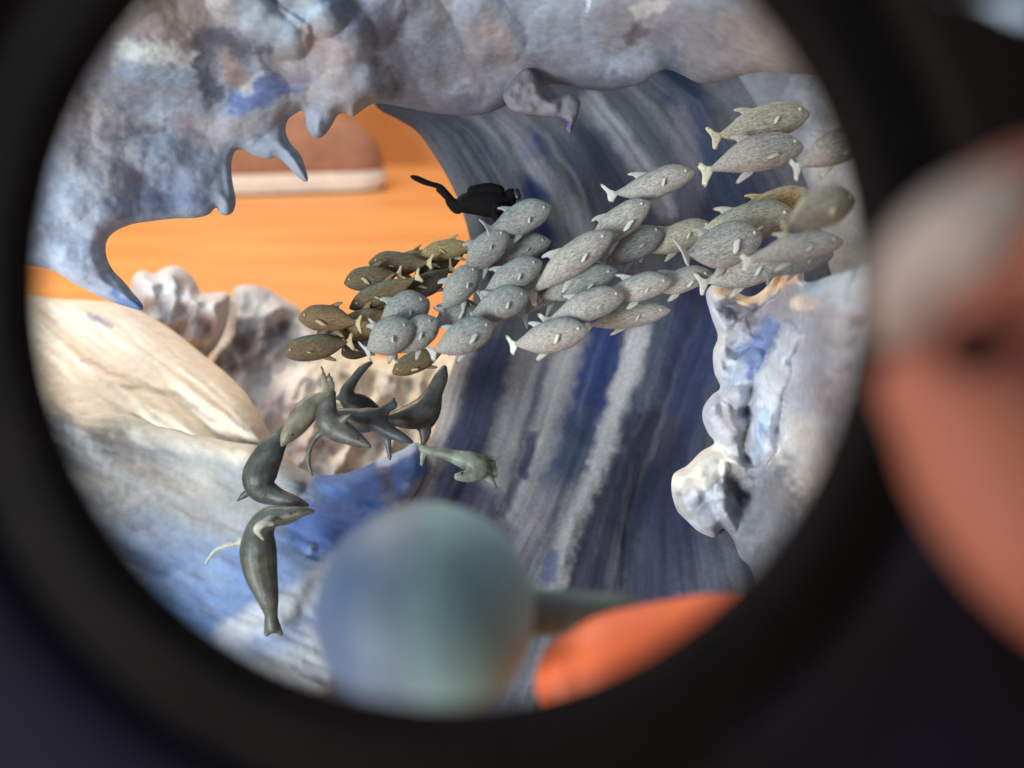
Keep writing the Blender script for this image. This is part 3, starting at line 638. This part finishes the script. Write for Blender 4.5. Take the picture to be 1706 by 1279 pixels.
# ------------------------------------------------------------------ sea lions
SG = 'sea lions swimming at the foot of the wave'
def seal(label, d, body, flippers, col, eye=None, fl2=()):
    root = empty('sea_lion', P(body[0][0][0], body[0][0][1], d), label, 'sea lion', SG)
    bm = bmesh.new()
    sweep(bm, [(x, y, d+dz) for (x, y, dz) in body[0]], body[1], .85)
    for pts, rad, fl in flippers: sweep(bm, [(x, y, d+dz) for (x, y, dz) in pts], rad, fl, 10)
    o = link('body', fuse('sea_lion_body', bm, .0042, M_seal, 2), None); put(o, root); o.color = (*col, 1)
    for pts, rad, fl in fl2:
        bm = bmesh.new(); sweep(bm, [(x, y, d+dz) for (x, y, dz) in pts], rad, fl, 10)
        q = link('flipper', fuse('sea_lion_flipper', bm, .003, M_seal, 2), None); put(q, root); q.color = (.33, .36, .30, 1)
    if eye:
        for dz in (0,):
            ball('eye', P(eye[0], eye[1], d+eye[2]), .0042, M_eye, root)
    return root
SC = (.05, .058, .05)
seal('large sea lion hanging tail down at lower left, pale flipper on its shoulder', 2.30,
     ([(523, 851, -.02), (500, 853, -.02), (475, 859, -.01), (450, 862, 0), (434, 882, .01), (430, 915, .01), (435, 955, .01), (446, 995, 0), (452, 1025, 0), (455, 1046, 0)], [3, 10, 16, 19, 24, 31, 28, 19, 11, 11]),
     [([(448, 1028, 0), (445, 1056, .0)], [8, 6], .5), ([(456, 1030, 0), (468, 1056, 0)], [8, 5], .5)], (.065, .074, .06), (484, 855, -.045), [([(402, 902, .0), (380, 908, .0), (358, 918, .0), (343, 938, .0)], [8, 5, 4, 3], .5), ([(438, 898, -.06), (428, 882, -.065), (440, 872, -.062), (456, 873, -.05)], [3, 7, 7, 4], .4)])
seal('dark sea lion with head turned right above the large hanging one', 2.44,
     ([(514, 842, -.04), (492, 835, -.03), (465, 828, -.01), (438, 815, 0), (432, 795, 0), (440, 772, .01), (452, 750, .01), (468, 728, .01), (480, 710, .01), (490, 700, .01)], [3, 10, 15, 24, 29, 27, 23, 14, 8, 5]),
     [([(420, 815, .02), (405, 826, .03), (396, 834, .03)], [9, 6, 3], .5), ([(480, 712, 0), (502, 690, 0)], [5, 3], .5)], SC, (497, 836, -.06))
seal('light olive sea lion diving down left, tail fins raised', 2.42,
     ([(470, 741, -.02), (478, 728, -.02), (490, 712, -.01), (505, 692, 0), (522, 674, .01), (538, 662, .01), (548, 655, .01)], [4, 12, 18, 21, 18, 11, 8]),
     [([(546, 660, .01), (542, 635, .01), (536, 611, .01)], [7, 5, 3], .5), ([(552, 658, .01), (553, 640, .01), (548, 622, .01)], [6, 5, 3], .5), ([(488, 700, .03), (498, 688, .04), (512, 672, .04)], [7, 5, 3], .5)], (.16, .155, .11), (487, 724, -.05))
seal('grey sea lion heading right with a long curved flipper hanging under it', 2.40,
     ([(616, 743, -.03), (600, 735, -.02), (582, 725, -.01), (562, 714, 0), (548, 702, 0), (545, 686, .01), (549, 668, .01), (555, 655, .02)], [4, 11, 17, 22, 22, 18, 12, 6]),
     [([(538, 718, .0), (524, 732, .0), (515, 752, .0), (514, 772, 0), (520, 792, 0)], [8, 5, 5, 5, 3], .6), ([(570, 700, -.02), (584, 690, -.03)], [8, 3], .5)], (.075, .08, .07), (596, 731, -.055))
seal('dark sea lion seen from behind with one curved tail flipper raised', 2.62,
     ([(618, 604, 0), (604, 614, 0), (590, 632, 0), (578, 652, 0), (584, 668, 0), (602, 676, .0), (622, 690, .01), (640, 700, .02)], [4, 7, 8, 12, 17, 19, 17, 12]),
     [([(574, 655, 0), (562, 664, 0)], [8, 4], .5)], (.05, .052, .055))
seal('blue-grey sea lion lying level in the middle of the group, tail fan at right', 2.52,
     ([(560, 688, 0), (580, 694, 0), (602, 700, 0), (622, 700, 0), (645, 716, -.01), (668, 728, -.02), (686, 736, -.02)], [8, 16, 21, 20, 13, 9, 4]),
     [([(615, 694, 0), (635, 685, 0), (655, 674, 0)], [12, 9, 9], .4), ([(645, 722, 0), (647, 742, 0), (650, 764, 0)], [8, 6, 4], .5), ([(644, 690, 0), (656, 664, 0)], [5, 4], .5)], (.055, .068, .075))
seal('dark sea lion rearing its head up beside the pale wall edge', 2.62,
     ([(740, 613, 0), (735, 628, 0), (726, 648, 0), (716, 668, 0), (704, 686, 0), (684, 694, 0), (662, 697, 0), (638, 698, .01)], [6, 12, 14, 19, 25, 22, 15, 7]),
     [([(704, 700, 0), (708, 720, 0), (705, 738, 0)], [14, 11, 5], .6), ([(730, 660, .02), (728, 690, .02), (718, 712, .02)], [8, 6, 3], .5)], (.05, .052, .05), (738, 630, -.05))
seal('small sea lion lying across the wall foot with a pale green head', 2.52,
     ([(704, 748, 0), (722, 752, 0), (742, 756, 0), (762, 762, 0), (786, 770, -.01), (800, 782, -.02), (782, 792, -.03), (762, 794, -.04)], [7, 8, 10, 13, 18, 16, 12, 7]),
     [([(704, 748, 0), (696, 740, 0)], [6, 3], .5), ([(706, 752, 0), (702, 774, 0)], [7, 4], .5), ([(800, 764, 0), (815, 762, 0), (829, 765, .0)], [8, 5, 2], .5), ([(808, 790, 0), (820, 802, 0), (830, 817, 0)], [8, 6, 2], .5), ([(818, 768, .01), (824, 790, .01)], [9, 7], .3)], (.15, .185, .15), (770, 788, -.06))

# ------------------------------------------------------------------ diver
dv = empty('diver_figurine', P(800, 340, 2.62), 'tiny black scuba diver figurine floating level before the wave wall, fins over the orange floor', 'diver')
bm = bmesh.new(); d = 2.62
sweep(bm, [(776, 338, d), (800, 336, d), (825, 337, d), (845, 338, d)], [17, 24, 25, 16], .8)
sweep(bm, [(840, 335, d), (852, 326, d), (858, 324, d)], [10, 13, 10], .9)
sweep(bm, [(800, 346, d), (770, 344, d), (756, 338, d), (745, 325, d), (734, 312, d), (722, 307, d)], [13, 10, 7.5, 6.5, 5.5, 4.5], .9)
sweep(bm, [(800, 340, d+.06), (775, 340, d+.06), (762, 350, d+.07), (750, 340, d+.08), (744, 330, d+.08)], [12, 9, 7, 6, 4], .9)
sweep(bm, [(835, 345, d-.04), (825, 362, d-.06), (842, 368, d-.08), (856, 362, d-.09)], [9, 7, 6, 5], .9)
sweep(bm, [(835, 345, d+.05), (828, 364, d+.06), (846, 372, d+.07)], [9, 7, 5], .9)
put(link('body', fuse('diver_body', bm, .0045, M_diver, 1), None), dv)
bm = bmesh.new(); sweep(bm, [(786, 318, d-.02), (815, 314, d-.02), (834, 317, d-.02)], [9, 10, 8], 1); put(link('air_tank', fuse('diver_tank', bm, .004, M_diver, 1), None), dv)
for k, (pts, rr) in enumerate([([(726, 309, d), (708, 303, d), (694, 297, d), (686, 294, d)], [4, 5, 5, 3]), ([(746, 332, d+.08), (738, 322, d+.09), (730, 316, d+.1)], [4, 5, 4])]):
    bm = bmesh.new(); sweep(bm, pts, rr, 1.4); put(link('swim_fin', fuse('diver_fin', bm, .003, M_diver, 1), None), dv)
bm = bmesh.new(); sweep(bm, [(860, 318, d-.02), (863, 328, d-.02)], [6, 6], .8); put(link('mask', fuse('diver_mask', bm, .004, simple('mask_rubber', (.01, .01, .012), .35), 1), None), dv)

# ------------------------------------------------------------------ shoe on the floor
shoe = empty('sneaker', (-2.42, 11.9, 0), 'rusty pink sneaker with white rubber sole standing on the orange floor', 'shoe')
def shoe_part(name, z0, z1, grow, mat, dome=0):
    # plan: a sneaker lying along x with its toe to the left, heel at right
    plan = smooth_pts([(-2.35, .0), (-2.25, .36), (-1.8, .5), (-1.0, .50), (0, .40), (.5, .36), (.72, .2), (.76, 0), (.72, -.22), (.5, -.38), (0, -.42), (-1.0, -.52), (-1.8, -.52), (-2.25, -.38)], 5)
    bm = bmesh.new(); rings = []; K = 14
    for k in range(K+1):
        t = k/K; z = z0+(z1-z0)*t
        g = grow(t); row = []
        for x, y in plan:
            top = dome and sstep(0.0, 1.0, np.array((-x-.1)/2.3))
            zz = z0+(z-z0)*(1-float(top)*dome) if dome else z
            row.append(bm.verts.new(((x+.8)*g-.8, y*g, zz)))
        rings.append(row)
    N = len(plan)
    for a, b in zip(rings[:-1], rings[1:]):
        for i in range(N): bm.faces.new((a[i], a[(i+1) % N], b[(i+1) % N], b[i])).smooth = True
    bm.faces.new(rings[0][::-1]); bm.faces.new(rings[-1])
    bmesh.ops.recalc_face_normals(bm, faces=bm.faces[:])
    me = bpy.data.meshes.new(name); bm.to_mesh(me); bm.free()
    o = link(name, me, mat, shoe); return o
M_sole = simple('white_rubber', (.78, .74, .66), .6, 6, .2); M_upper = simple('rusty_canvas', (.34, .17, .105), .8, 5, .3, .3, .02)
shoe_part('sole', .02, .27, lambda t: 1-.03*abs(t-.5)*2, M_sole)
shoe_part('upper', .265, 1.08, lambda t: .975*math.sqrt(max(.0, 1-(t*.95)**2.6))*(1-.05*t), M_upper, dome=.35)
shoe_part('outsole', 0.0, .03, lambda t: .985, simple('dark_outsole', (.08, .05, .03), .8))
shoe.rotation_euler.z = math.radians(6)

# ------------------------------------------------------------------ ball, rod and orange knob held low behind the ring
M_ball = None
def ball_mat():
    m, nt, b = mat('blue_and_teal_ball'); L = nt.links.new
    tc = node(nt, 'ShaderNodeTexCoord'); sp = node(nt, 'ShaderNodeSeparateXYZ'); L(tc.outputs['Object'], sp.inputs[0])
    n = node(nt, 'ShaderNodeTexNoise'); n.inputs['Scale'].default_value = 9; L(tc.outputs['Object'], n.inputs['Vector'])
    a = node(nt, 'ShaderNodeMath', operation='MULTIPLY_ADD'); a.inputs[1].default_value = .07; L(n.outputs[0], a.inputs[0]); L(sp.outputs[0], a.inputs[2])
    r = node(nt, 'ShaderNodeValToRGB'); e = r.color_ramp.elements
    mr = node(nt, 'ShaderNodeMapRange'); mr.inputs[1].default_value = -.15; mr.inputs[2].default_value = .15; L(a.outputs[0], mr.inputs[0]); L(mr.outputs[0], r.inputs[0])
    e[0].position = .34; e[0].color = (.042, .085, .16, 1); e[1].position = .68; e[1].color = (.20, .35, .37, 1)
    k = e.new(.52); k.color = (.12, .18, .24, 1)
    L(r.outputs[0], b.inputs['Base Color']); b.inputs['Roughness'].default_value = .6
    return m
bc_ = P(709, 1018, 1.17)
be = empty('ball', bc_, 'large blurred blue and teal ball low in front of the wave, on a thin stalk', 'ball')
bm = bmesh.new(); bmesh.ops.create_uvsphere(bm, u_segments=64, v_segments=32, radius=.1435)
for f in bm.faces: f.smooth = True
me = bpy.data.meshes.new('ball_shell'); bm.to_mesh(me); bm.free(); link('shell', me, ball_mat(), be)
bm = bmesh.new(); bmesh.ops.create_cone(bm, cap_ends=True, segments=20, radius1=.02, radius2=.02, depth=bc_.z-.12)
for v in bm.verts: v.co.z -= .12+(bc_.z-.12)/2
me = bpy.data.meshes.new('stalk'); bm.to_mesh(me); bm.free(); link('stalk', me, simple('stalk_paint', (.1, .14, .15), .5, 12), be)
M_or = simple('orange_rubber', (.90, .19, .07), .5, 5, .15, sss=.3)
kn = empty('orange_knob', P(1050, 1080, 1.2), 'bright orange rounded knob with a green collar, blurred behind the lower right rim', 'knob')
bm = bmesh.new()
sweep(bm, [(968, 1138, 1.2), (1015, 1130, 1.2), (1130, 1116, 1.2), (1230, 1104, 1.2), (1330, 1095, 1.2)], [86, 106, 116, 118, 112], .8, 24)
put(link('grip', fuse('knob_grip', bm, .008, M_or, 4), None), kn)
bm = bmesh.new()
sweep(bm, [(880, 1020, 1.30), (950, 1022, 1.30), (1040, 1026, 1.28)], [42, 40, 38], .6, 18)
put(link('collar', fuse('knob_collar', bm, .008, simple('grey_green_paint', (.10, .16, .15), .5, 12), 3), None), kn)

# ------------------------------------------------------------------ the loupe ring around the view
ring_c = P(748, 478, .62)
rg = empty('loupe', ring_c, 'black loupe held to the eye, its round rim framing the whole view', 'magnifier')
u = FPX/.60     # photo pixels per unit at the rim
def lathe(name, prof, mat, nseg=160, wob=0):
    bm = bmesh.new(); rings = []
    for i, (r, dd) in enumerate(prof):
        row = []
        for k in range(nseg):
            a = 2*math.pi*k/nseg; rr = r/u*(1+wob*math.sin(a*3+1)*.004)
            p = P(748+r*math.cos(a), 478-r*math.sin(a)*1.025, dd) - ring_c
            row.append(bm.verts.new(p))
        rings.append(row)
    for i in range(len(prof)):
        a, b = rings[i], rings[(i+1) % len(prof)]
        for k in range(nseg): bm.faces.new((a[k], a[(k+1) % nseg], b[(k+1) % nseg], b[k])).smooth = True
    bmesh.ops.recalc_face_normals(bm, faces=bm.faces[:])
    me = bpy.data.meshes.new(name); bm.to_mesh(me); bm.free(); return link(name, me, mat, rg)
M_rim = simple('dark_rim_plastic', (.0026, .0018, .0018), .75, 14, .8, .3, .01, spec=.06)
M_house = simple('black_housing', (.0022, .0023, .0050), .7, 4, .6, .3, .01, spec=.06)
lathe('rim', [(680, .66), (679, .63), (688, .610), (708, .598), (735, .592), (765, .592), (792, .597), (815, .603), (840, .606), (852, .609), (880, .63), (880, .67), (740, .69)], M_rim)
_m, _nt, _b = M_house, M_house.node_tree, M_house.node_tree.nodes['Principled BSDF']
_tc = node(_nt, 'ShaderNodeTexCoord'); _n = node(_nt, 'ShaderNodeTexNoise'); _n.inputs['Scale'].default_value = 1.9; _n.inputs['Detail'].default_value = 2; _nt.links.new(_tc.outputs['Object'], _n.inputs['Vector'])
_r = node(_nt, 'ShaderNodeValToRGB'); _r.color_ramp.elements[0].position = .5; _r.color_ramp.elements[0].color = (.0030, .0016, .0012, 1); _r.color_ramp.elements[1].position = .72; _r.color_ramp.elements[1].color = (.004, .005, .016, 1)  # navy and brown mottle put in for reflections on the housing
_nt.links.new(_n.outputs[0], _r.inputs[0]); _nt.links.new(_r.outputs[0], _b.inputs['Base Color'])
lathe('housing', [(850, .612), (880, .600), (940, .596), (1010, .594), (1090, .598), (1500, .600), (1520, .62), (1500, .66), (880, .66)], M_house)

# ------------------------------------------------------------------ hand pinching the ring at the right
def skin_mat():
    m, nt, b = mat('skin'); L = nt.links.new
    tc = node(nt, 'ShaderNodeTexCoord'); n = node(nt, 'ShaderNodeTexNoise'); n.inputs['Scale'].default_value = 5; n.inputs['Detail'].default_value = 4; L(tc.outputs['Object'], n.inputs['Vector'])
    r = node(nt, 'ShaderNodeValToRGB'); r.color_ramp.elements[0].position = .35; r.color_ramp.elements[1].position = .65
    r.color_ramp.elements[0].color = (.105, .058, .010, 1); r.color_ramp.elements[1].color = (.132, .076, .015, 1); L(n.outputs[0], r.inputs[0])
    sp = node(nt, 'ShaderNodeSeparateXYZ'); L(tc.outputs['Object'], sp.inputs[0])
    mr = node(nt, 'ShaderNodeMapRange'); mr.inputs[1].default_value = .055; mr.inputs[2].default_value = .085; L(sp.outputs[2], mr.inputs[0])
    L(mixc(nt, mr.outputs[0], r.outputs[0], mixc(nt, 1.0, r.outputs[0], (1.5, .82, 2.6, 1), 'MULTIPLY')), b.inputs['Base Color']); b.inputs['Roughness'].default_value = .7; b.inputs['Specular IOR Level'].default_value = .2
    b.inputs['Subsurface Weight'].default_value = 0; b.inputs['Subsurface Radius'].default_value = (1, .3, .15); b.inputs['Subsurface Scale'].default_value = .02
    n2 = node(nt, 'ShaderNodeTexNoise'); n2.inputs['Scale'].default_value = 60; L(tc.outputs['Object'], n2.inputs['Vector'])
    bp = node(nt, 'ShaderNodeBump'); bp.inputs['Strength'].default_value = .2; bp.inputs['Distance'].default_value = .003; L(n2.outputs[0], bp.inputs['Height']); L(bp.outputs[0], b.inputs['Normal'])
    return m
M_skin = skin_mat()
hd = empty('person', P(1900, 800, .5), 'blurred hand gripping the black loupe at the right edge, index finger above thumb', 'hand')
bm = bmesh.new(); d = .50
sweep(bm, [(1630, 490, d), (1700, 450, d), (1800, 420, d), (1960, 430, d), (2150, 520, d+.02), (2330, 700, d+.05)], [150, 195, 200, 195, 205, 220], .8, 26)      # index finger
sweep(bm, [(1560, 640, d-.015), (1645, 730, d-.025), (1760, 880, d-.03), (1920, 1000, d-.01), (2100, 1080, d+.02), (2300, 1000, d+.06)], [100, 150, 165, 165, 190, 230], .8, 26)   # thumb
sweep(bm, [(2300, 680, d+.06), (2500, 860, d+.10), (2760, 1050, d+.12), (3050, 1250, d+.12)], [330, 420, 420, 300], .45, 26)   # palm and wrist
for k, (oy, ll) in enumerate([(40, 0), (170, 60), (300, 150)]):
    sweep(bm, [(2400, 620+oy, d+.12+.03*k), (2180, 480+oy, d+.15+.05*k), (2000+ll, 520+oy, d+.19+.06*k), (1960+ll, 660+oy, d+.20+.06*k), (2050+ll, 760+oy, d+.17+.06*k)], [190-12*k, 175-12*k, 165-12*k, 150-12*k, 130-12*k], .85, 20)
put(link('hand', fuse('hand_skin', bm, .006, M_skin, 6), None), hd)
M_nail = simple('finger_nail', (.20, .16, .14), .6, spec=.2)
bm = bmesh.new(); sweep(bm, [(1505, 545, d-.018), (1535, 460, d-.046), (1600, 380, d-.062), (1680, 325, d-.06)], [62, 86, 84, 60], .35, 20)
put(link('fingernail', fuse('nail', bm, .005, M_nail, 4), None), hd)
bm = bmesh.new(); bmesh.ops.create_icosphere(bm, subdivisions=3, radius=1)
for f in bm.faces: f.smooth = True
for v in bm.verts: v.co = Vector((v.co.x*.017, v.co.y*.006, v.co.z*.015))
me = bpy.data.meshes.new('mole'); bm.to_mesh(me); bm.free(); me.materials.append(simple('mole_skin', (.010, .003, .002), .8, spec=.05))
o = bpy.data.objects.new('mole', me); C.objects.link(o); o.parent = hd; o.location = P(1625, 575, d-.074)-hd.location

M_highlight = simple('pale_highlight', (.35, .42, .5), .4, 12)  # pale raised streak standing in for a bright highlight on the housing
bm = bmesh.new(); sweep(bm, [(1560, -14, .592), (1620, -2, .592), (1680, 14, .592), (1720, 26, .592)], [5, 6, 16, 18], .25, 12)
o = link('highlight_streak', fuse('rim_highlight', bm, .0022, M_highlight, 1), None); put(o, rg)
